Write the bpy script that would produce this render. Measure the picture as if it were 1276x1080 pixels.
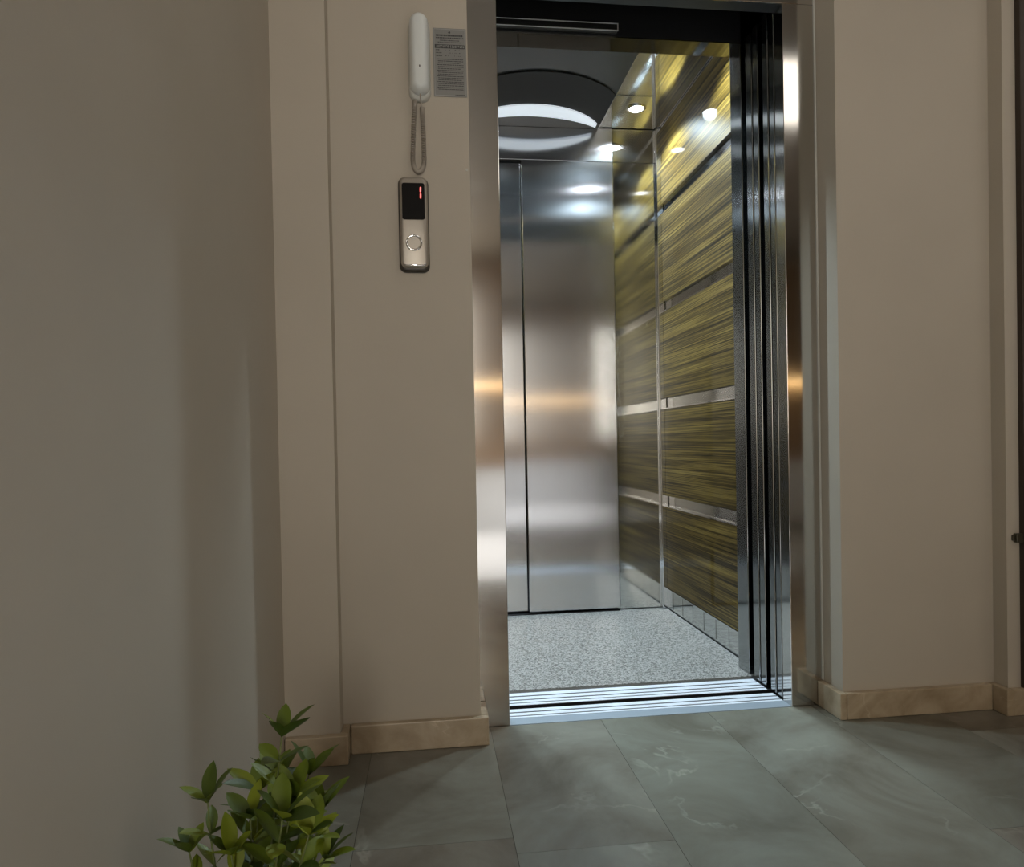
import bpy, bmesh, math, random
from mathutils import Vector, Matrix
random.seed(7)
for o in list(bpy.data.objects):
    bpy.data.objects.remove(o)
S = bpy.context.scene
C = S.collection

# ------------------------------------------------------------------ camera
F_PX, YAW, PIT, ROL, SH = 865.64, .116588, -.0131062, -.0193034, 21.474
H = 0.80
fw = Vector((math.sin(YAW)*math.cos(PIT), math.cos(YAW)*math.cos(PIT), math.sin(PIT)))
r0 = Vector((math.cos(YAW), -math.sin(YAW), 0)); u0 = r0.cross(fw)
rt = math.cos(ROL)*r0 + math.sin(ROL)*u0
up = -math.sin(ROL)*r0 + math.cos(ROL)*u0
cd = bpy.data.cameras.new('camera'); cam = bpy.data.objects.new('camera', cd); C.objects.link(cam)
cd.sensor_width = 36; cd.lens = F_PX/1276*36; cd.shift_y = SH/1276; cd.clip_start = .02
m = Matrix.Identity(4)
for i in range(3):
    m[i][0] = rt[i]; m[i][1] = up[i]; m[i][2] = -fw[i]
m[0][3], m[1][3], m[2][3] = 0, 0, H
cam.matrix_world = m
S.camera = cam

# ------------------------------------------------------------------ world, light, exposure
w = bpy.data.worlds.new('world'); S.world = w; w.use_nodes = True
w.node_tree.nodes['Background'].inputs[0].default_value = (.75, .85, 1, 1)
w.node_tree.nodes['Background'].inputs[1].default_value = 1.0
S.view_settings.view_transform = 'Standard'; S.view_settings.look = 'None'
S.view_settings.exposure = 0.0; S.view_settings.gamma = 1; S.view_settings.use_curve_mapping = False
ld = bpy.data.lights.new('wall_fill_light', 'AREA'); ld.shape = 'RECTANGLE'; ld.size = .24; ld.size_y = 1.5  # added fill light from behind the camera, brightens the front wall
ld.energy = 37; ld.color = (1.0, .94, .83)
lo = bpy.data.objects.new('wall_fill_light', ld); C.objects.link(lo)
lo.location = (-.06, -3.29, 1.60); lo.rotation_euler = (math.radians(89), 0, 0)
LAMP_B = 2.5       # radiance of the wide lamp to the right
DOWN_W = 290        # watts of each added downlight that brightens the rug
FILL_W = 5.2       # radiance of the small lamp added to light the front wall
SPOT_W = 84.0       # watts of each downlight in the car
CRES_W = .55        # radiance of the crescent diffuser
LED_W = 5.2

# ------------------------------------------------------------------ materials
def mat(name, col=(.5, .5, .5), rough=.5, metal=0, **k):
    m = bpy.data.materials.new(name); m.use_nodes = True
    b = m.node_tree.nodes['Principled BSDF']
    b.inputs['Base Color'].default_value = (*col, 1); b.inputs['Roughness'].default_value = rough
    b.inputs['Metallic'].default_value = metal
    for kk, v in k.items():
        b.inputs[kk.replace('_', ' ')].default_value = v
    return m
def N(m, t, **k):
    n = m.node_tree.nodes.new(t)
    for a, v in k.items(): setattr(n, a, v)
    return n
def L(m, a, b): m.node_tree.links.new(a, b)
def bs(m): return m.node_tree.nodes['Principled BSDF']
def coords(m, scale=(1, 1, 1), kind='Object'):
    tc = N(m, 'ShaderNodeTexCoord'); mp = N(m, 'ShaderNodeMapping')
    mp.inputs['Scale'].default_value = scale
    L(m, tc.outputs[kind], mp.inputs[0]); return mp.outputs[0]
def ramp(m, fac, stops):
    r = N(m, 'ShaderNodeValToRGB'); e = r.color_ramp.elements
    while len(e) < len(stops): e.new(.5)
    for i, (p, c) in enumerate(stops):
        e[i].position = p; e[i].color = (*c, 1)
    L(m, fac, r.inputs[0]); return r.outputs[0]
def noise(m, vec, scale, detail=4, rough=.5, dist=0):
    n = N(m, 'ShaderNodeTexNoise'); n.inputs['Scale'].default_value = scale
    n.inputs['Detail'].default_value = detail; n.inputs['Roughness'].default_value = rough
    n.inputs['Distortion'].default_value = dist
    L(m, vec, n.inputs['Vector']); return n.outputs['Fac']
def bump(m, fac, strength, dist=.01):
    b = N(m, 'ShaderNodeBump'); b.inputs['Strength'].default_value = strength; b.inputs['Distance'].default_value = dist
    L(m, fac, b.inputs['Height']); L(m, b.outputs[0], bs(m).inputs['Normal'])

def paint(name, c0, c1, rough=.6):
    m = mat(name, c0, rough)
    v = coords(m)
    f = noise(m, v, 3.0, 3)
    L(m, ramp(m, f, [(.3, c0), (.7, c1)]), bs(m).inputs['Base Color'])
    bump(m, noise(m, v, 160, 2), .06, .002)
    return m
M = {}
M['wall'] = paint('beige_wall_paint', (.475, .425, .35), (.505, .452, .373))
M['white'] = paint('taupe_ceiling_paint', (.20, .17, .135), (.215, .185, .148))

def steel(name, col, rough, aniso, streak=.0):
    """brushed steel, grain vertical: reflections smear sideways"""
    m = mat(name, col, rough, 1)
    b = bs(m); b.inputs['Anisotropic'].default_value = aniso
    g = N(m, 'ShaderNodeNewGeometry'); x = N(m, 'ShaderNodeVectorMath', operation='CROSS_PRODUCT')
    L(m, g.outputs['Normal'], x.inputs[0]); x.inputs[1].default_value = (.02, .01, 1)
    L(m, x.outputs[0], b.inputs['Tangent'])
    if streak:
        v = coords(m, (220, 220, 1.2))
        f = noise(m, v, 3, 3)
        mr = N(m, 'ShaderNodeMapRange'); L(m, f, mr.inputs[0])
        mr.inputs[3].default_value = rough - streak; mr.inputs[4].default_value = rough + streak
        L(m, mr.outputs[0], b.inputs['Roughness'])
    return m
M['steel'] = steel('brushed_steel', (.60, .585, .56), .105, .45, .003)
M['steel_door'] = steel('brushed_steel_rear_door', (.57, .575, .585), .165, .90, .005)
M['steel_edge'] = steel('satin_steel_door_edge', (.33, .34, .34), .12, .5, .004)
M['mirror'] = steel('polished_mirror_steel', (.60, .61, .60), .075, .95)
M['ceil_mirror'] = mat('polished_ceiling_steel', (.62, .62, .60), .05, 1)
M['soffit'] = mat('dark_polished_soffit', (.19, .18, .16), .08, 1)
M['chrome'] = mat('chrome', (.8, .81, .83), .08, 1)
M['alu'] = mat('aluminium_sill', (.72, .75, .81), .36, .25)
M['alu2'] = mat('darker_aluminium_sill', (.27, .31, .35), .42, .35)  # darker tone for the front plate of the landing sill
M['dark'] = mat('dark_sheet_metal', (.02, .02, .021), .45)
M['black'] = mat('black_gap', (.006, .006, .007), .6)
M['graphite'] = mat('graphite_ceiling_sheet', (.085, .085, .08), .30, .7)
M['graphite2'] = mat('dark_gloss_ceiling_sheet', (.016, .0155, .014), .4, 0, Specular_IOR_Level=.12)

# zebrano laminate
m = M['wood'] = mat('zebrano_laminate', (.2, .17, .07), .45)
v = coords(m, (1, .42, 62))
f1 = noise(m, v, 3.4, 9, .74, .10)
v2 = coords(m, (1, .6, 16)); f2 = noise(m, v2, 2.0, 3, .5)
mx = N(m, 'ShaderNodeMath', operation='ADD'); L(m, f1, mx.inputs[0])
mm = N(m, 'ShaderNodeMath', operation='MULTIPLY'); L(m, f2, mm.inputs[0]); mm.inputs[1].default_value = .45
L(m, mm.outputs[0], mx.inputs[1])
wc = ramp(m, mx.outputs[0], [(.56, (.007, .004, .001)), (.64, (.038, .023, .004)), (.74, (.090, .057, .011)), (.90, (.195, .135, .034))])
ln = ramp(m, noise(m, coords(m, (1, .22, 95)), 3.0, 3, .6, .05), [(.41, (.20, .18, .16)), (.48, (1, 1, 1))])
mw = N(m, 'ShaderNodeMix', data_type='RGBA', blend_type='MULTIPLY'); mw.inputs['Factor'].default_value = 1
L(m, wc, mw.inputs['A']); L(m, ln, mw.inputs['B']); L(m, mw.outputs['Result'], bs(m).inputs['Base Color'])
bs(m).inputs['Specular IOR Level'].default_value = .05
bs(m).inputs['Coat Weight'].default_value = .32; bs(m).inputs['Coat Roughness'].default_value = .012

# speckled granite
m = M['granite'] = mat('speckled_granite', (.4, .4, .4), .28)
v = coords(m)
vo = N(m, 'ShaderNodeTexVoronoi'); vo.inputs['Scale'].default_value = 250; L(m, v, vo.inputs['Vector'])
sp = N(m, 'ShaderNodeSeparateColor'); L(m, vo.outputs['Color'], sp.inputs[0])
fn = noise(m, v, 90, 4, .75)
ad = N(m, 'ShaderNodeMath', operation='ADD'); L(m, sp.outputs[0], ad.inputs[0]); L(m, fn, ad.inputs[1])
L(m, ramp(m, ad.outputs[0], [(.36, (.015, .015, .015)), (.6, (.074, .072, .065)), (.9, (.148, .144, .132)), (1.0, (.33, .32, .30))]), bs(m).inputs['Base Color'])

# marble floor tile: own tint per tile
def marble(name, stops, vein, rough, rnd=True, freq=1, vs=.32):
    m = mat(name, stops[0][1], rough)
    v = coords(m)
    if rnd:
        oi = N(m, 'ShaderNodeObjectInfo'); sc = N(m, 'ShaderNodeVectorMath', operation='SCALE')
        cb = N(m, 'ShaderNodeCombineXYZ'); L(m, oi.outputs['Random'], cb.inputs[0]); L(m, oi.outputs['Random'], cb.inputs[1])
        L(m, cb.outputs[0], sc.inputs[0]); sc.inputs['Scale'].default_value = 40
        av = N(m, 'ShaderNodeVectorMath', operation='ADD'); L(m, v, av.inputs[0]); L(m, sc.outputs[0], av.inputs[1]); v = av.outputs[0]
    f = noise(m, v, 3.2*freq, 6, .6, .6)
    base = ramp(m, f, stops)
    wv = noise(m, v, 3.0*freq, 5, .55, .5)
    s = N(m, 'ShaderNodeMath', operation='SUBTRACT'); L(m, wv, s.inputs[0]); s.inputs[1].default_value = .5
    a = N(m, 'ShaderNodeMath', operation='ABSOLUTE'); L(m, s.outputs[0], a.inputs[0])
    vr = ramp(m, a.outputs[0], [(0, (1, 1, 1)), (.012, (.0, .0, .0))])
    gate = ramp(m, noise(m, v, 5*freq, 2), [(.52, (0, 0, 0)), (.68, (1, 1, 1))])
    gm = N(m, 'ShaderNodeMath', operation='MULTIPLY'); L(m, vr, gm.inputs[0]); L(m, gate, gm.inputs[1])
    g2 = N(m, 'ShaderNodeMath', operation='MULTIPLY'); L(m, gm.outputs[0], g2.inputs[0]); g2.inputs[1].default_value = vs
    mi = N(m, 'ShaderNodeMix', data_type='RGBA'); L(m, g2.outputs[0], mi.inputs['Factor']); L(m, base, mi.inputs['A'])
    mi.inputs['B'].default_value = (*vein, 1); out = mi.outputs['Result']
    if rnd:
        t = ramp(m, oi.outputs['Random'], [(0, (.84, .76, .70)), (.35, (1.0, .98, .93)), (.7, (.90, .95, .90)), (1, (1.10, 1.08, 1.02))])
        mu = N(m, 'ShaderNodeMix', data_type='RGBA', blend_type='MULTIPLY'); mu.inputs['Factor'].default_value = 1
        L(m, out, mu.inputs['A']); L(m, t, mu.inputs['B']); out = mu.outputs['Result']
    L(m, out, bs(m).inputs['Base Color'])
    return m
M['tile'] = marble('grey_marble_tile', [(.30, (.100, .087, .070)), (.50, (.150, .140, .119)), (.70, (.195, .188, .164))], (.40, .38, .34), .20)
M['skirt'] = marble('brown_marble_skirting', [(.30, (.28, .21, .13)), (.50, (.41, .325, .22)), (.72, (.52, .43, .31))], (.65, .55, .42), .30, False, 2.6, .6)
M['grout'] = mat('grout', (.15, .14, .125), .8)
M['plastic'] = mat('white_plastic', (.74, .77, .76), .32)
M['plastic2'] = mat('off_white_plastic', (.52, .52, .48), .38)
M['cord'] = mat('grey_cord', (.36, .32, .27), .5)
M['silver'] = mat('silver_plastic', (.42, .38, .33), .38, .55)
M['shell'] = mat('dark_shell', (.05, .043, .035), .4)
M['screen'] = mat('black_screen', (.004, .003, .003), .45, Specular_IOR_Level=.12)
M['plate'] = mat('grey_notice_plate', (.26, .26, .25), .42, .4)
M['print'] = mat('dark_print', (.045, .045, .045), .6)
M['printlight'] = mat('light_print', (.42, .42, .40), .5)
M['darkwood'] = mat('dark_brown_wood', (.035, .022, .014), .45)
M['walnut'] = mat('warm_brown_wood', (.30, .18, .09), .5)
M['lacquer'] = mat('white_lacquer', (.78, .78, .77), .35)
M['brass'] = mat('dull_dark_metal', (.10, .09, .065), .4, .8)
M['pot'] = mat('dark_clay_pot', (.10, .075, .06), .7)
M['soil'] = mat('potting_soil', (.03, .02, .013), .95)
M['stem'] = mat('green_stem', (.14, .17, .05), .6)
m = M['leaf'] = mat('glossy_leaf', (.1, .2, .02), .5)
oi = N(m, 'ShaderNodeObjectInfo')
L(m, ramp(m, oi.outputs['Random'], [(0, (.040, .070, .007)), (.5, (.11, .16, .009)), (1, (.24, .29, .016))]), bs(m).inputs['Base Color'])
bs(m).inputs['Transmission Weight'].default_value = 0
def emis(name, col, s):
    m = mat(name, (.8, .8, .8), .5)
    bs(m).inputs['Emission Color'].default_value = (*col, 1); bs(m).inputs['Emission Strength'].default_value = s
    return m
M['lamp'] = emis('fill_lamp_opal', (1, .93, .83), FILL_W)
M['spot'] = emis('downlight_lens', (.86, .92, 1), 40)
M['cres'] = emis('crescent_acrylic', (.80, .89, 1), CRES_W)
M['lampb'] = emis('wide_lamp_opal', (1, .93, .83), LAMP_B)
M['led'] = emis('warm_led', (1, .62, .25), LED_W)
M['digit'] = emis('red_segment', (1, .03, .03), 2.2)
m = M['glass'] = mat('window_glass', (.95, .97, .97), .02); bs(m).inputs['Transmission Weight'].default_value = 1; bs(m).inputs['IOR'].default_value = 1.1
# ------------------------------------------------------------------ helpers
def box(bm, x0, x1, y0, y1, z0, z1, bev=0, seg=2):
    r = bmesh.ops.create_cube(bm, size=1)
    vs = r['verts']
    for v in vs:
        v.co = Vector(((x0+x1)/2+v.co.x*(x1-x0), (y0+y1)/2+v.co.y*(y1-y0), (z0+z1)/2+v.co.z*(z1-z0)))
    if bev:
        es = list({e for v in vs for e in v.link_edges})
        bmesh.ops.bevel(bm, geom=es, offset=bev, segments=seg, affect='EDGES', profile=.5)
def obj(name, bm, mt, parent=None, smooth=False):
    me = bpy.data.meshes.new(name)
    if isinstance(bm, bmesh.types.BMesh):
        bmesh.ops.recalc_face_normals(bm, faces=bm.faces); bm.to_mesh(me); bm.free()
    else:
        me = bm
    if mt is not None:
        me.materials.clear(); me.materials.append(mt)
    if smooth:
        for p in me.polygons: p.use_smooth = True
    o = bpy.data.objects.new(name, me); C.objects.link(o)
    if parent is not None: adopt(o, parent)
    return o
def world_loc(o):
    v = Vector((0, 0, 0))
    while o is not None:
        v = v + o.location if o.parent is None else v + o.location + o.matrix_parent_inverse.translation
        o = o.parent
    return v
def adopt(o, parent):
    o.parent = parent
    o.matrix_parent_inverse = Matrix.Translation(-world_loc(parent))
def boxo(name, b, mt, parent=None, bev=0, seg=2):
    bm = bmesh.new()
    for q in (b if isinstance(b, list) else [b]): box(bm, *q, bev, seg)
    return obj(name, bm, mt, parent)
def tag(o, label, cat, group=None, kind=None):
    o['label'] = label; o['category'] = cat
    if group: o['group'] = group
    if kind: o['kind'] = kind
    return o
def thing(name, label, cat, loc=(0, 0, 0), group=None, kind=None):
    o = bpy.data.objects.new(name, None); C.objects.link(o); o.location = loc; o.empty_display_size = .05
    return tag(o, label, cat, group, kind)
def struct(o, label, cat): return tag(o, label, cat, kind='structure')
def poly(bm, pts, z0, z1, axis='z'):
    """extrude a closed 2D outline"""
    def P(a, b, c):
        return (a, b, c) if axis == 'z' else (a, c, b)
    lo_ = [bm.verts.new(P(a, b, z0)) for a, b in pts]; hi = [bm.verts.new(P(a, b, z1)) for a, b in pts]
    bm.faces.new(lo_[::-1]); bm.faces.new(hi)
    n = len(pts)
    for i in range(n):
        bm.faces.new((lo_[i], lo_[(i+1) % n], hi[(i+1) % n], hi[i]))
def rrect(x0, x1, z0, z1, r, n=8):
    out = []
    for cx, cz, a0 in ((x1-r, z1-r, 0), (x0+r, z1-r, 90), (x0+r, z0+r, 180), (x1-r, z0+r, 270)):
        for i in range(n+1):
            a = math.radians(a0+90*i/n); out.append((cx+r*math.cos(a), cz+r*math.sin(a)))
    return out
def disc(cx, cz, r, n=32): return [(cx+r*math.cos(2*math.pi*i/n), cz+r*math.sin(2*math.pi*i/n)) for i in range(n)]
def tube(bm, pts, rad, n=6):
    rings = []
    for i, p in enumerate(pts):
        p = Vector(p); t = (Vector(pts[min(i+1, len(pts)-1)])-Vector(pts[max(i-1, 0)])).normalized()
        a = t.orthogonal().normalized() if i == 0 else (prev - prev.dot(t)*t).normalized()
        prev = a; b = t.cross(a)
        rr = rad(i/(len(pts)-1)) if callable(rad) else rad
        rings.append([bm.verts.new(p+rr*(math.cos(2*math.pi*k/n)*a+math.sin(2*math.pi*k/n)*b)) for k in range(n)])
    for i in range(len(rings)-1):
        for k in range(n):
            bm.faces.new((rings[i][k], rings[i][(k+1) % n], rings[i+1][(k+1) % n], rings[i+1][k]))
    bm.faces.new(rings[0][::-1]); bm.faces.new(rings[-1])

# ------------------------------------------------------------------ the setting
YF = 1.84            # lobby wall plane
YP = 1.937           # door frame plane
ZC = 2.70
XL = -.375
XN0, XN1 = .118, 1.147
RX = 1.616
fl = boxo('floor', (-.55, 4.2, -3.3, YP, -.08, -.012), M['grout'])
struct(fl, 'polished grey marble tile floor of the lobby', 'floor')
cols = []
x = .15 - .318*10
while x < 4.2:
    cols.append(x); x += .318
TL = .90
offs = {9: 1.385, 10: 1.33, 11: 1.10, 12: 1.06, 13: 1.27, 14: .8}
g = .0004
for ci, x0 in enumerate(cols):
    x1 = min(x0+.318, 4.2); x0c = max(x0, -.55)
    if x1 <= x0c: continue
    y = offs.get(ci, .3+random.random()*.6)
    while y < YP: y += TL
    while y > -3.3:
        a, b = max(y-TL, -3.3), min(y, YP)
        if b-a > .01: boxo('tile', (x0c+g, x1-g, a+g, b-g, -.012, 0), M['tile'], fl)
        y -= TL

struct(boxo('wall_left', [(-.55, XL, -3.3, 1.783, 0, ZC)], M['wall']), 'plain beige side wall beside the potted plant', 'wall')
struct(boxo('wall_front', [(-.55, -.24, 1.783, 1.985, 0, ZC), (-.24, XN0, YF, 1.985, 0, ZC), (XN0, XN1, YF, 1.985, 2.22, ZC)], M['wall']),
       'beige lobby wall with shallow pilaster left of the elevator, carrying phone and call panel', 'wall')
struct(boxo('wall_right', [(XN1, RX, YF, 1.985, 0, ZC), (RX, 1.665, 1.79, 1.985, 0, ZC), (2.56, 4.2, 1.79, 1.985, 0, ZC), (1.665, 2.56, 1.79, 1.985, 2.1, ZC)], M['wall']),
       'beige wall right of the elevator with a small step near the dark door', 'wall')
struct(boxo('ceiling', (-.55, 4.2, -3.3, 1.985, ZC, ZC+.08), M['white']), 'plain pale lobby ceiling out of view', 'ceiling')
struct(boxo('wall_back', [(-.55, -.22, -3.4, -3.3, -.08, ZC), (+.10, 4.2, -3.4, -3.3, -.08, ZC), (-.22, +.10, -3.4, -3.3, -.08, .8), (-.22, +.10, -3.4, -3.3, 2.4, ZC)], M['walnut']), 'brown panelled wall behind the camera, seen only in reflections', 'wall')
win = thing('added_window_1', 'narrow tall window added behind the camera around the fill light', 'window', (-.06, -3.35, .8), kind='structure')  # made-up window, only there to house the added fill light
for q in ((-.22, -.195, 0.8, 2.4), (+.075, +.10, 0.8, 2.4), (-.195, +.075, 0.8, .825), (-.195, +.075, 2.375, 2.4)):
    boxo('window_frame', (q[0], q[1], -3.37, -3.33, q[2], q[3]), M['lacquer'], win)
boxo('pane', (-.195, +.075, -3.355, -3.345, 0.825, 2.375), M['glass'], win)
struct(boxo('wall_end', (4.2, 4.3, -3.4, 1.985, -.08, ZC), M['wall']), 'beige end wall of the lobby outside the view', 'wall')
# baseboards
BH, BT = .074, .02
def base(name, b, label): return struct(boxo(name, b, M['skirt'], None, .0025), label, 'baseboard')
base('baseboard_pilaster', (XL+.002, -.24+BT, 1.783-BT, 1.783, 0, BH), 'brown marble skirting at the foot of the pilaster behind the plant')
base('baseboard_front', [(-.24+BT+.001, XN0+BT, YF-BT, YF, 0, BH), (XN0, XN0+BT, YF, YP-.001, 0, BH)], 'tan marble skirting below the call panel left of the elevator')
base('baseboard_pilaster_side', (-.24, -.24+BT-.001, 1.783, YF-.001, 0, BH), 'short end piece of brown marble skirting on the pilaster side')
base('baseboard_niche', (XN1-BT, XN1, YF-BT, YP-.001, 0, BH), 'short grey marble skirting on the niche side right of the elevator')
base('baseboard_right', (XN1+.001, RX-BT-.001, YF-BT, YF, 0, BH), 'long brown marble skirting below the wall right of the elevator')
base('baseboard_step', [(RX-BT, RX, 1.79-BT, YF-.001, 0, BH), (RX+.0, 1.664, 1.79-BT, 1.79, 0, BH)], 'short dark marble skirting wrapping the wall step beside the dark door')
# dark door at the right edge
d1 = thing('door_1', 'dark brown wooden door at the right edge of the view', 'door', (2.1, 1.8, 0), kind='structure')
boxo('door_frame', [(1.656, 1.72, 1.772, 1.95, 0, 2.1), (2.5, 2.57, 1.772, 1.95, 0, 2.1), (1.72, 2.5, 1.772, 1.95, 2.04, 2.1)], M['darkwood'], d1, .003)
boxo('door_leaf', (1.722, 2.498, 1.80, 1.84, .005, 2.038), M['darkwood'], d1, .002)
h = boxo('door_handle', [(2.40, 2.43, 1.775, 1.80, .98, 1.12), (2.33, 2.42, 1.765, 1.78, 1.06, 1.08)], M['brass'], d1, .002)
boxo('latch', [(1.636, 1.664, 1.776, 1.7895, .487, .513), (1.630, 1.646, 1.782, 1.7895, .492, .508)], M['brass'], d1, .002)

# shaft lining (keeps the gaps around the car dark)
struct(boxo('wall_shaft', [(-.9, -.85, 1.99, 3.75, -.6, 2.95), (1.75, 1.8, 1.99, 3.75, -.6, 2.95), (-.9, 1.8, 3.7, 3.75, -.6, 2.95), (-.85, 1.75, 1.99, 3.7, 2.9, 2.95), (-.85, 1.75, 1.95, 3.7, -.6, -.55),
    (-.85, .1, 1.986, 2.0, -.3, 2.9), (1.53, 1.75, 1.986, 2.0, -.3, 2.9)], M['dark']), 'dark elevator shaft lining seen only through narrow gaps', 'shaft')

# ------------------------------------------------------------------ elevator landing
OX0, OX1, OZ = .206, 1.046, 2.064
fr = thing('elevator_door_frame', 'brushed stainless steel door surround set in the wall niche around the open elevator', 'door frame', (.626, YP, 0))
boxo('jamb', (XN0+.001, OX0, YP, 1.988, 0, OZ), M['steel'], fr, .0015)
boxo('jamb', (OX1, XN1-.001, YP, 1.988, 0, OZ), M['steel'], fr, .0015)
boxo('header', (XN0+.001, XN1-.001, YP, YP+.006, OZ+.0005, 2.219), M['steel'], fr, .001)
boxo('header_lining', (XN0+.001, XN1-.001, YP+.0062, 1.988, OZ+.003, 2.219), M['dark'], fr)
boxo('seal_strip', (XN1-.006, XN1-.0012, YP-.004, YP-.0002, BH+.002, 2.2), M['plastic2'], fr)

ls = thing('landing_sill', 'grooved aluminium threshold in the lobby floor at the elevator opening', 'sill', (.626, 2.0, -.02))
boxo('sill_base', (OX0-.02, 1.52, YP+.001, 2.054, -.05, -.0016), M['black'], ls)
for a, b in ((YP+.001, 1.984), (1.988, 1.998), (2.005, 2.024), (2.032, 2.053)):
    boxo('ridge', (OX0, OX1, a, b, -.0016, .001 if a < 1.95 else 0), M['alu2'] if a < 1.95 else M['alu'], ls, .0003, 1)
boxo('gap_shade', (OX0-.02, 1.52, 2.0542, 2.0818, -.05, -.012), M['black'], ls)  # black filler stands in for the shade of the open gap
cs = thing('car_sill', 'grooved aluminium threshold of the elevator car in front of the granite floor', 'sill', (.626, 2.13, -.02))
boxo('sill_base', (-.1, 1.52, 2.082, 2.21, -.05, -.0016), M['black'], cs)
for a, b in ((2.083, 2.098), (2.104, 2.121), (2.129, 2.151), (2.160, 2.184)):
    boxo('ridge', (OX0-.05, OX1-.002, a, b, -.0016, 0), M['alu'], cs, .0003, 1)
boxo('rubber_strip', (OX0-.05, OX1-.002, 2.187, 2.209, -.0016, -.0006), M['shell'], cs)

ld_ = thing('landing_door', 'open telescopic steel landing door stacked behind the right jamb', 'elevator door', (1.25, 2.03, .006))
for a, b in ((1.995, 2.025), (2.034, 2.066)):
    p = boxo('door_panel', (OX1+.001, 1.49, a, b, .006, 2.10), M['steel_edge'], ld_, .0022)
cdr = thing('car_door', 'open telescopic steel car door stacked behind the landing door', 'elevator door', (1.25, 2.14, .006))
for a, b in ((2.097, 2.131), (2.140, 2.180)):
    boxo('door_panel', (OX1+.001, 1.49, a, b, .006, 2.10), M['steel_edge'], cdr, .0022)
lh = thing('door_track', 'dark door track housing above the elevator opening', 'door track', (.626, 2.05, 2.1))
boxo('housing', (.05, 1.52, 1.99, 2.185, 2.20, 2.6), M['dark'], lh)
boxo('rail', (.05, 1.52, 2.0, 2.06, 2.13, 2.2), M['dark'], lh)

# ------------------------------------------------------------------ elevator car
CX0, CX1, CY0, CY1, CZ = -.135, 1.095, 2.21, 3.18, 2.25
CXM = (CX0+CX1)/2
car = thing('elevator_car', 'lit elevator car with granite floor, zebrano side panels and mirror steel walls', 'elevator', (CXM, 2.7, -.02))
boxo('car_floor', (CX0, CX1, CY0, 3.25, -.05, 0), M['granite'], car)
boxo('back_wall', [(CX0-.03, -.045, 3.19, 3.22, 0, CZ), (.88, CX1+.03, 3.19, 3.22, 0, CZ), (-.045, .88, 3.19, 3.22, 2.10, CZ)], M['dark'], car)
boxo('mirror_panel', (.872, CX1-.022, 3.18, 3.19, .005, 2.093), M['mirror'], car, .001)
boxo('mirror_panel', (.872, CX1-.022, 3.18, 3.19, 2.096, CZ-.002), M['mirror'], car, .001)
boxo('mirror_panel', (CX0+.022, -.048, 3.18, 3.19, .005, CZ-.002), M['mirror'], car, .001)
boxo('transom_panel', (-.046, .870, 3.176, 3.19, 2.094, CZ-.002), M['steel_door'], car, .001)
boxo('corner_post', (CX1-.022, CX1+.0115, 3.158, 3.19, .0, CZ), M['chrome'], car, .004)
boxo('corner_post', (CX0-.0115, CX0+.022, 3.158, 3.19, .0, CZ), M['chrome'], car, .004)
for s in (0, 1):
    xa, xb = (CX1+.012, CX1+.045) if s else (CX0-.045, CX0-.012)
    boxo('side_wall', (xa, xb, 2.305, 3.19, 0, CZ), M['mirror'], car)
    xw = CX1 if s else CX0
    q = (xw, xw+.012) if s else (xw-.012, xw)
    zs = [(.097, .483), (.532, .943), (.990, 1.396), (1.444, 1.855), (1.897, CZ-.003)]
    for z0, z1 in zs:
        pn = boxo('laminate_panel', (*q, 2.306, 3.157, z0, z1), M['wood'], car, .001)
        e = (q[0]-.0006, q[1]) if s else (q[0], q[1]+.0006)
        boxo('edge_trim', (*e, 2.306, 3.157, z1-.004, z1+.0012), M['chrome'], pn)
    pl = boxo('plinth', (*q, 2.306, 3.157, .006, .094), M['mirror'], car, .001)
    for k in range(7):
        yy = 2.36+k*.12
        e = (q[0]-.0006, q[0]+.001) if s else (q[1]-.001, q[1]+.0006)
        boxo('joint', (*e, yy, yy+.0025, .012, .088), M['shell'], pl)
    boxo('shadow_joint', (q[0]-.002, q[1], 2.306, 3.157, 0, .0058) if s else (q[0], q[1]+.002, 2.306, 3.157, 0, .0058), M['black'], car)
boxo('front_post', (OX1+.004, CX1+.045, 2.222, 2.304, 0, CZ), M['steel_edge'], car, .002)
boxo('front_post', (CX0-.045, OX0-.25, 2.222, 2.304, 0, CZ), M['steel_edge'], car, .002)
hd = boxo('front_header', (CX0-.045, CX1+.045, 2.222, 2.304, 2.112, 2.6), M['dark'], car)
boxo('header_soffit', (CX0-.045+.0, OX1+.003, 2.2225, 2.3035, 2.1085, 2.1118), M['soffit'], hd)
tr = boxo('header_trim', (.18, .628, 2.200, 2.2215, 2.118, 2.140), M['graphite'], hd, .001)
boxo('bright_edge', [(.18, .628, 2.1985, 2.2, 2.1165, 2.1195), (.18, .628, 2.1985, 2.2, 2.1385, 2.1410), (.626, .629, 2.1985, 2.2, 2.1165, 2.1410)], M['lacquer'], tr)  # white lacquer puts the gleam of chrome edges into the colour
# ceiling
boxo('ceiling_panel', (CX0-.04, CX1+.04, 2.222, 3.22, CZ+.001, CZ+.03), M['ceil_mirror'], car)
CW0, CW1 = CXM-.322, CXM+.322
boxo('centre_ceiling_panel', (CW0, CW1, 2.305, 3.174, CZ-.006, CZ), M['graphite'], car, .001)
for a in (CW0-.004, CW1+.0005): boxo('bright_edge', (a, a+.0035, 2.305, 3.174, CZ-.007, CZ), M['chrome'], car)
def arc(cx, cy, r, x0, x1, n=28):
    return [(x0+(x1-x0)*i/n, cy-math.sqrt(max(r*r-(x0+(x1-x0)*i/n-cx)**2, 0))) for i in range(n+1)]
ha = .318
outer = arc(CXM, 3.09, .40, CXM-ha, CXM+ha)
up_ = arc(CXM, 2.946+.365, .365, CXM-.30, CXM+.30)
low = arc(CXM, 3.048+.55, .55, CXM-.30, CXM+.30)
bm = bmesh.new()
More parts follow.
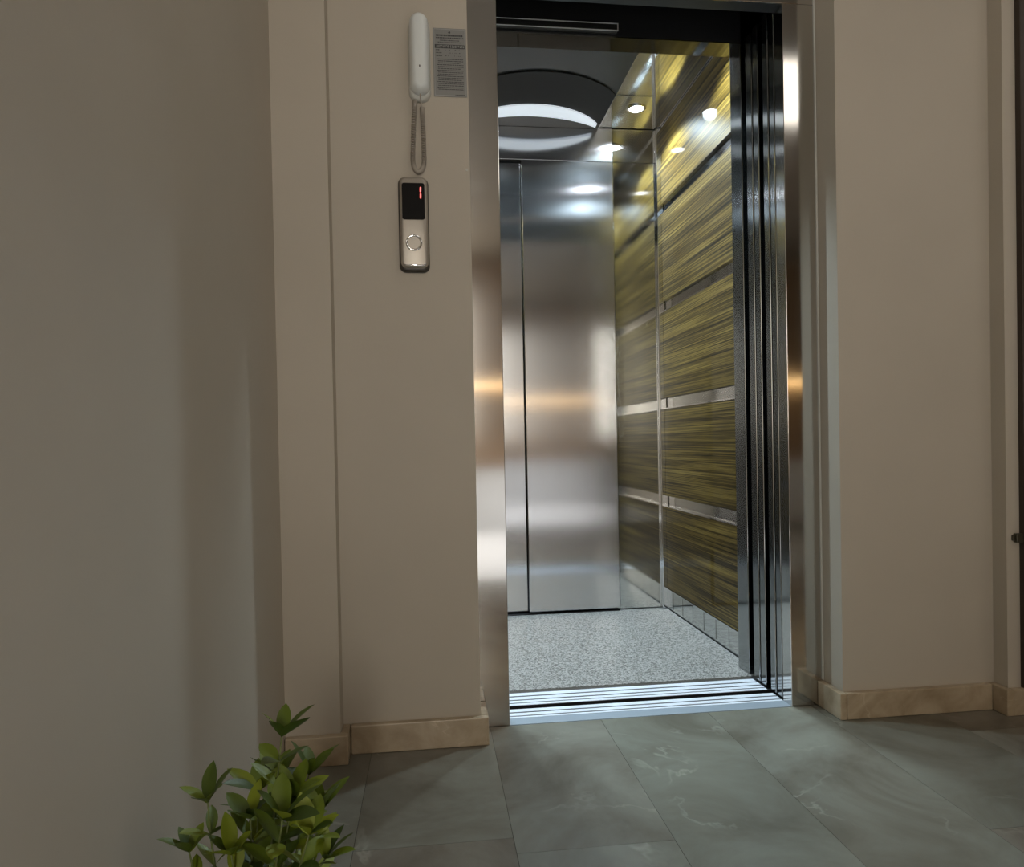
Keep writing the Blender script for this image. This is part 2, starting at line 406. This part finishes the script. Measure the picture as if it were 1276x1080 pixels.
poly(bm, outer + [(CXM+ha, 3.12)] + up_[::-1] + [(CXM-ha, 3.12)], CZ-.012, CZ-.0062)
obj('arch_plate', bm, M['graphite2'], car)
bm = bmesh.new(); poly(bm, up_ + low[::-1], CZ-.018, CZ-.0065)
obj('crescent_diffuser', bm, M['cres'], car)

def downlight(x, y, label):
    t = thing('recessed_downlight', label, 'ceiling light', (x, y, CZ), 'round downlights in the elevator ceiling')
    bm = bmesh.new(); n = 28
    pr = [(.030, -.004), (.036, -.006), (.041, -.004), (.043, .0005), (.030, .0005)]
    rings = [[bm.verts.new((x+r*math.cos(2*math.pi*k/n), y+r*math.sin(2*math.pi*k/n), CZ+z)) for k in range(n)] for r, z in pr]
    for i in range(len(pr)):
        a, b = rings[i], rings[(i+1) % len(pr)]
        for k in range(n): bm.faces.new((a[k], a[(k+1) % n], b[(k+1) % n], b[k]))
    obj('rim', bm, M['chrome'], t, True)
    bm = bmesh.new(); poly(bm, [(x+a, y+b) for a, b in disc(0, 0, .0295)], CZ-.0035, CZ); obj('lens', bm, M['spot'], t)
    l = bpy.data.lights.new('downlight_beam', 'SPOT'); l.energy = SPOT_W; l.color = (.70, .885, 1); l.spot_size = math.radians(134); l.spot_blend = .35; l.shadow_soft_size = .03
    lo2 = bpy.data.objects.new('downlight_beam', l); C.objects.link(lo2); lo2.location = (x, y, CZ-.012); adopt(lo2, t)
    lo2.location = (x, y, CZ-.012)
DX = .168
downlight(CX1-DX, 2.978, 'lit round downlight in the elevator ceiling near the mirror corner')
downlight(CX1-DX, 2.37, 'lit round downlight in the elevator ceiling above the right doorway side')
downlight(CX0+DX, 2.978, 'lit round downlight in the elevator ceiling at the hidden rear left corner')
downlight(CX0+DX, 2.37, 'lit round downlight in the elevator ceiling at the hidden front left corner')

# rear door
rd = thing('rear_car_door', 'closed brushed steel sliding door in the rear wall of the elevator car', 'elevator door', (.44, 3.18, 0))
boxo('door_panel', (.437, .866, 3.158, 3.188, .014, 2.086), M['steel_door'], rd, .003)
boxo('door_panel', (-.04, .434, 3.176, 3.20, .014, 2.078), M['steel_door'], rd, .003)
boxo('door_sill', (-.04, .866, 3.162, 3.249, .0005, .004), M['black'], rd)  # black colour draws the shade of the gap under the door
boxo('head_gap', (-.04, .866, 3.186, 3.19, 2.087, 2.0935), M['black'], rd)

# ------------------------------------------------------------------ intercom handset
def rounded_body(name, x0, x1, z0, z1, y, depth, r, mt, parent, bulge=.0, rings=5):
    """rounded slab standing off the wall towards -Y with softened front edge"""
    bm = bmesh.new(); L_ = []
    for i in range(rings+1):
        t = i/rings; ins = depth*.55*(1-math.cos(t*math.pi/2)); yy = y-depth*math.sin(t*math.pi/2)*.999
        L_.append([bm.verts.new((a, yy, b)) for a, b in rrect(x0+ins, x1-ins, z0+ins, z1-ins, max(min(r-ins*.5, (x1-x0)/2-ins-.0004), .002))])
    n = len(L_[0])
    for i in range(rings):
        for k in range(n): bm.faces.new((L_[i][k], L_[i][(k+1) % n], L_[i+1][(k+1) % n], L_[i+1][k]))
    bm.faces.new(L_[0][::-1])
    bm.faces.new(L_[-1])
    return obj(name, bm, mt, parent, True)
ph = thing('wall_intercom_phone', 'white plastic handset with coiled cord hanging on the wall beside the notice plate', 'intercom phone', (-.008, YF, 1.66))
rounded_body('cradle', -.037, .021, 1.688, 1.904, YF, .012, .026, M['plastic2'], ph)
hs = rounded_body('handset', -.033, .017, 1.702, 1.908, YF-.012, .030, .0235, M['plastic'], ph, .003, 7)
bm = bmesh.new(); poly(bm, disc(-.0075, 1.762, .0016, 12), YF-.0465, YF-.040, 'y'); obj('microphone_hole', bm, M['shell'], hs)
# coiled cord: helix along a U
def upath(t):
    a = [(-.021, 1.690), (-.0235, 1.668), (-.0265, 1.620), (-.029, 1.570), (-.030, 1.535), (-.0255, 1.514), (-.017, 1.506), (-.0075, 1.512), (-.0015, 1.530), (-.0012, 1.570), (-.0020, 1.620), (-.0030, 1.655), (-.0035, 1.672)]
    s = t*(len(a)-1); i = min(int(s), len(a)-2); f = s-i
    p0, p1, p2, p3 = a[max(i-1, 0)], a[i], a[i+1], a[min(i+2, len(a)-1)]
    cr = lambda k: .5*(2*p1[k]+(p2[k]-p0[k])*f+(2*p0[k]-5*p1[k]+4*p2[k]-p3[k])*f*f+(3*p1[k]-p0[k]-3*p2[k]+p3[k])*f**3)
    return Vector((cr(0), YF-.0095, cr(1)))
turns = 96; per = 9; pts = []
for i in range(turns*per+1):
    t = i/(turns*per); p = upath(t); d = (upath(min(t+.004, 1))-upath(max(t-.004, 0))).normalized()
    nrm = Vector((0, 1, 0)); bn = d.cross(nrm).normalized(); a = 2*math.pi*i/per
    pts.append(p+.0052*(math.cos(a)*bn+math.sin(a)*nrm))
bm = bmesh.new(); tube(bm, pts, .0015, 5); obj('coiled_cord', bm, M['cord'], ph, True)
bm = bmesh.new(); tube(bm, [(-.0035, YF-.0085, 1.668), (-.0055, YF-.010, 1.680), (-.0075, YF-.016, 1.694), (-.0078, YF-.021, 1.706)], .0017, 8); obj('cord_end', bm, M['cord'], ph, True)

# ------------------------------------------------------------------ notice plate
npz = thing('notice_plate', 'small grey metal notice plate with rows of fine print beside the steel jamb', 'notice', (.071, YF, 1.707))
boxo('plate', (.028, .1145, YF-.002, YF, 1.707, 1.885), M['plate'], npz, .0006)
boxo('border_line', [(.031, .1115, YF-.0024, YF-.0019, 1.8815, 1.8822), (.031, .1115, YF-.0024, YF-.0019, 1.7098, 1.7105), (.031, .0317, YF-.0024, YF-.0019, 1.7105, 1.8815), (.1108, .1115, YF-.0024, YF-.0019, 1.7105, 1.8815)], M['printlight'], npz)
rr = random.Random(3)
def row(name, x0, x1, z, h_, wmin, wmax, gap, mt, par, skip=0):
    bx = []; x = x0
    while x < x1-.0008:
        ww = rr.uniform(wmin, wmax); e = min(x+ww, x1)
        if rr.random() >= skip: bx.append((x, e, YF-.0026, YF-.0019, z-h_/2, z+h_/2))
        x = e+gap*rr.uniform(.7, 1.4)
    if bx: return boxo(name, bx, mt, par)
bm = bmesh.new(); poly(bm, [(.068, 1.8735), (.071, 1.8785), (.074, 1.8735), (.071, 1.8700)], YF-.0026, YF-.0019, 'y'); obj('emblem', bm, M['print'], npz)
row('print_row', .036, .107, 1.866, .0042, .0015, .0045, .0009, M['print'], npz)
row('print_row', .036, .107, 1.8595, .0026, .001, .004, .0011, M['print'], npz)
row('print_row', .046, .096, 1.853, .002, .001, .004, .0011, M['print'], npz)
row('print_row', .038, .104, 1.848, .0016, .001, .004, .0011, M['print'], npz)
bar = boxo('title_bar', (.0325, .1105, YF-.0026, YF-.0019, 1.8325, 1.8420), M['print'], npz)
for a, b in ((.037, .068), (.073, .107)):
    bx = []; x = a
    while x < b:
        k = rr.random()
        bx.append((x, x+.0008, YF-.0031, YF-.0025, 1.8345, 1.8400))
        if k < .7: bx.append((x, x+.0026, YF-.0031, YF-.0025, 1.8392, 1.8400))
        if k > .35: bx.append((x, x+.0026, YF-.0031, YF-.0025, 1.8345, 1.8353))
        if k > .6: bx.append((x+.002, x+.0027, YF-.0031, YF-.0025, 1.8345, 1.8400))
        x += .0041
    boxo('title_lettering', bx, M['printlight'], bar)
for k, z in enumerate((1.828, 1.8205, 1.8130)):
    row('print_row', .035, (.044, .050, .051)[k], z, .0022, .001, .003, .0008, M['print'], npz)
    row('print_row', .060, .106, z, .0014, .001, .003, .0035, M['print'], npz, .35)
for k in range(17):
    row('print_row', .038+(.002 if k % 3 else 0), .1065-(rr.random()*.02 if k % 3 == 2 else 0), 1.804-k*.0049, .0015, .002, .008, .0009, M['print'], npz)
row('print_row', .084, .110, 1.7118, .0014, .002, .006, .0009, M['print'], npz)
# screw head in the wall
sc = bmesh.new(); poly(sc, disc(.110, 1.518, .0032, 14), YF-.0018, YF, 'y')
tag(obj('wall_screw', sc, M['plastic2']), 'tiny pale screw head in the wall beside the steel jamb', 'screw')

# ------------------------------------------------------------------ call panel with display
cp = thing('call_panel', 'silver elevator call panel with black display showing a red 1', 'call panel', (-.031, YF, 1.246))
rounded_body('housing', -.0705, .0085, 1.2455, 1.493, YF, .014, .018, M['shell'], cp)
fc = rounded_body('face', -.067, .0060, 1.2535, 1.491, YF-.006, .014, .016, M['silver'], cp)
YS = YF-.0205
bm = bmesh.new(); poly(bm, rrect(-.0600, -.0020, 1.3785, 1.4725, .006), YS-.0012, YS+.004, 'y'); scn = obj('screen', bm, M['screen'], cp)
def seg(z0, z1, n):
    bm = bmesh.new(); x = -.0125
    poly(bm, [(x-.0018, z0+.0015), (x, z0), (x+.0018, z0+.0015), (x+.0022, z1-.0015), (x+.0004, z1), (x-.0014, z1-.0015)], YS-.0018, YS-.001, 'y'); obj('digit_segment', bm, M['digit'], scn)
seg(1.4485, 1.4625, 0); seg(1.4325, 1.4465, 1)
bm = bmesh.new(); n = 36; cxb, czb = -.0315, 1.3190
prf = [(.0160, 0), (.0172, .0026), (.0200, .0026), (.0214, 0)]
rings = [[bm.verts.new((cxb+r*math.cos(2*math.pi*k/n), YS+.0005-d, czb+r*math.sin(2*math.pi*k/n))) for k in range(n)] for r, d in prf]
for i in range(3):
    for k in range(n): bm.faces.new((rings[i][k], rings[i][(k+1) % n], rings[i+1][(k+1) % n], rings[i+1][k]))
ring = obj('button_ring', bm, M['chrome'], cp, True)
bm = bmesh.new(); poly(bm, disc(cxb, czb, .0156, 32), YS-.0014, YS+.003, 'y'); bt = obj('button', bm, M['silver'], cp)
bm = bmesh.new(); poly(bm, [(cxb-.0026, czb+.0075), (cxb+.0026, czb+.0075), (cxb, czb+.0115)], YS-.0018, YS-.001, 'y'); obj('arrow_mark', bm, M['printlight'], bt)
bm = bmesh.new()
tube(bm, [(-.0605, YS+.001, 1.2665), (-.0565, YS-.0002, 1.2625), (-.051, YS-.0006, 1.2612), (-.0105, YS-.0006, 1.2612), (-.005, YS-.0002, 1.2625), (-.0010, YS+.001, 1.2665)], .0018, 8)
obj('bright_lip', bm, M['chrome'], fc, True)

# ------------------------------------------------------------------ potted plant
PX, PY = -.245, .90
pt = thing('potted_shrub', 'young leafy green shrub in a pot in front of the left wall', 'plant', (PX, PY, 0))
def lathe(name, prof, mt, parent, n=36, cx=PX, cy=PY):
    bm = bmesh.new(); rings = [[bm.verts.new((cx+r*math.cos(2*math.pi*k/n), cy+r*math.sin(2*math.pi*k/n), z)) for k in range(n)] for r, z in prof]
    for i in range(len(prof)-1):
        for k in range(n): bm.faces.new((rings[i][k], rings[i][(k+1) % n], rings[i+1][(k+1) % n], rings[i+1][k]))
    bm.faces.new(rings[0][::-1]); bm.faces.new(rings[-1])
    return obj(name, bm, mt, parent, True)
lathe('pot', [(.070, .0), (.092, .15), (.104, .152), (.106, .182), (.098, .182), (.092, .16), (.088, .15)], M['pot'], pt)
lathe('soil', [(.088, .150), (.0885, .163), (.05, .168)], M['soil'], pt)
def leaf_mesh(wd, curl):
    bm = bmesh.new(); nl, nw = 8, 4; G = []
    for i in range(nl+1):
        t = i/nl; wv = wd*(math.sin(math.pi*min(t**.85, 1))**.8*(.72+.5*t)) if 0 < t < 1 else (.0012/.05 if t == 0 else .0)
        row_ = []
        for j in range(nw+1):
            s = (j/nw-.5)*2
            row_.append(bm.verts.new((s*wv*.5, t, curl*t*t*.35+.10*abs(s)*wv+.0)))
        G.append(row_)
    for i in range(nl):
        for j in range(nw): bm.faces.new((G[i][j], G[i][j+1], G[i+1][j+1], G[i+1][j]))
    bmesh.ops.remove_doubles(bm, verts=bm.verts, dist=1e-5)
    me = bpy.data.meshes.new('leaf'); bm.to_mesh(me); bm.free()
    me.materials.append(M['leaf'])
    for p in me.polygons: p.use_smooth = True
    return me
LM = [leaf_mesh(.44, -.5), leaf_mesh(.50, -.2), leaf_mesh(.40, -.8)]
lr = random.Random(11)
def leaf(p, d, size, roll=0):
    o = bpy.data.objects.new('leaf', LM[lr.randrange(3)]); C.objects.link(o)
    d = Vector(d).normalized(); zup = Vector((0, 0, 1)) if abs(d.z) < .97 else Vector((0, -1, 0))
    xx = d.cross(zup).normalized(); zz = xx.cross(d)
    R = Matrix((xx, d, zz)).transposed().to_4x4() @ Matrix.Rotation(roll, 4, 'Y')
    adopt(o, pt)
    o.matrix_local if False else None
    o.matrix_basis = Matrix.Translation(p) @ R @ Matrix.Diagonal((size, size, size, 1))
def px(x, y, Y):
    """3D position at depth Y whose place matches a spot in the photograph"""
    d = fw + rt*((x-638)/F_PX) - up*((y-540-SH)/F_PX); return Vector((0, 0, H)) + d*(Y/d.y)
def stem(tip, base_, r0_=.0024, nodes=4, lsize=.045, first=.35, whorl=3):
    tip = Vector(tip); base_ = Vector(base_); mid = (tip+base_)/2 + Vector((lr.uniform(-.012, .012), lr.uniform(-.012, .012), 0))
    P = lambda t: (1-t)**2*base_+2*t*(1-t)*mid+t*t*tip
    bm = bmesh.new(); tube(bm, [P(i/10) for i in range(11)], lambda t: r0_*(1-.55*t), 6); obj('stem', bm, M['stem'], pt, True)
    a = lr.uniform(0, 6.28)
    for k in range(nodes):
        t = first+(1-first)*k/max(nodes-1, 1); last = k == nodes-1
        p = P(t); d = (P(min(t+.02, 1))-P(t-.02)).normalized()
        n = whorl+2 if last else 3
        for q in range(n):
            an = a+2*math.pi*q/n+lr.uniform(-.25, .25)
            s = d.orthogonal().normalized(); b = d.cross(s)
            out = math.cos(an)*s+math.sin(an)*b
            tilt = lr.uniform(.9, 1.9) if last else lr.uniform(.3, 1.1)
            leaf(p, out+tilt*d, lsize*lr.uniform(.8, 1.12)*(1 if last else .95), lr.uniform(-.5, .5))
        a += 1.57
soil = lambda dx, dy: (PX+dx, PY+dy, .165)
stem(px(351, 918, .90), soil(.02, 0), nodes=6, lsize=.050, first=.42)
stem(px(259, 1000, .87), soil(-.01, -.01), nodes=3, lsize=.045, first=.60)
stem(px(322, 985, .93), soil(.0, .02), nodes=4, lsize=.047, first=.45)
stem(px(385, 965, .95), soil(.05, .02), nodes=5, lsize=.048, first=.40)
stem(px(398, 1012, .90), soil(.055, 0), nodes=4, lsize=.047, first=.40)
stem(px(236, 1062, .86), soil(-.03, -.01), nodes=3, lsize=.040, first=.5)
stem(px(352, 1020, .84), soil(.025, -.03), nodes=5, lsize=.050, first=.35)
stem(px(312, 1020, .88), soil(.01, -.01), nodes=5, lsize=.048, first=.35)
stem(px(385, 1040, .85), soil(.04, -.03), nodes=4, lsize=.047, first=.35)
stem(px(345, 972, .97), soil(.03, .05), nodes=5, lsize=.050, first=.35)
stem(px(288, 1065, .84), soil(-.005, -.03), nodes=4, lsize=.045, first=.4)
stem(px(405, 1070, .90), soil(.05, .02), nodes=4, lsize=.042, first=.4)
stem(px(365, 995, .89), soil(.035, .0), nodes=5, lsize=.048, first=.35)

# ------------------------------------------------------------------ lobby behind the camera (seen in the steel only; rug and fill lamps added)
rc = thing('reception_counter', 'reception counter with white base and warm wood front, seen only as a reflection', 'counter', (1.9, -2.6, 0))
boxo('base', (.22, 4.0, -2.9, -2.42, 0, .57), M['lacquer'], rc, .004)
boxo('wood_front', (.20, 4.02, -2.92, -2.40, .571, 1.26), M['walnut'], rc, .004)
boxo('worktop', (.18, 4.04, -2.94, -2.36, 1.33, 1.37), M['lacquer'], rc, .003)
boxo('light_strip', (.22, 4.0, -2.415, -2.385, 1.295, 1.325), M['led'], rc)
boxo('riser', (.24, 3.98, -2.90, -2.42, 1.261, 1.329), M['walnut'], rc)
def lamp(x, y, sx, sy, label, mt='lamp'):
    t = thing('ceiling_lamp', label, 'ceiling lamp', (x, y, ZC-.03), 'opal lamps on the lobby ceiling')
    boxo('lamp_frame', [(x-sx-.02, x+sx+.02, y-sy-.02, y-sy, ZC-.035, ZC), (x-sx-.02, x+sx+.02, y+sy, y+sy+.02, ZC-.035, ZC), (x-sx-.02, x-sx, y-sy, y+sy, ZC-.035, ZC), (x+sx, x+sx+.02, y-sy, y+sy, ZC-.035, ZC)], M['lacquer'], t)
    boxo('diffuser', (x-sx, x+sx, y-sy, y+sy, ZC-.028, ZC-.02), M[mt], t)
lamp(2.50, .25, .90, .34, 'wide opal ceiling lamp over the right side of the lobby, out of view', 'lampb')
lamp(.50, 1.22, .22, .13, 'small opal ceiling lamp added above the view to light the elevator wall')  # added lamp, lights the front wall from above
tag(boxo('added_rug', (-.2, 2.1, -2.3, -.1, 0, .008), M['lacquer'], None, .002), 'large pale rug added behind the camera to brighten the floor reflected in the steel', 'rug')  # added as a reflector for the bright zone in the steel
def can(x, y, label):
    t = thing('added_downlight', label, 'ceiling light', (x, y, ZC), 'added downlights that brighten the rug')
    bm = bmesh.new(); n = 28; pr = [(.05, -.003), (.062, -.005), (.066, 0), (.05, 0)]
    rings = [[bm.verts.new((x+r*math.cos(2*math.pi*k/n), y+r*math.sin(2*math.pi*k/n), ZC+z)) for k in range(n)] for r, z in pr]
    for i in range(4):
        a, b = rings[i], rings[(i+1) % 4]
        for k in range(n): bm.faces.new((a[k], a[(k+1) % n], b[(k+1) % n], b[k]))
    obj('rim', bm, M['lacquer'], t, True)
    l = bpy.data.lights.new('rug_fill_beam', 'SPOT'); l.energy = DOWN_W; l.color = (.95, .96, 1); l.spot_size = math.radians(70); l.spot_blend = .5; l.shadow_soft_size = .04  # added beam that whitens the rug below
    o = bpy.data.objects.new('rug_fill_beam', l); C.objects.link(o); adopt(o, t); o.location = (x, y, ZC-.01)
can(.35, -1.3, 'recessed downlight added to brighten the left end of the rug, out of view')
can(1.25, -1.3, 'recessed downlight added to brighten the middle of the rug, out of view')
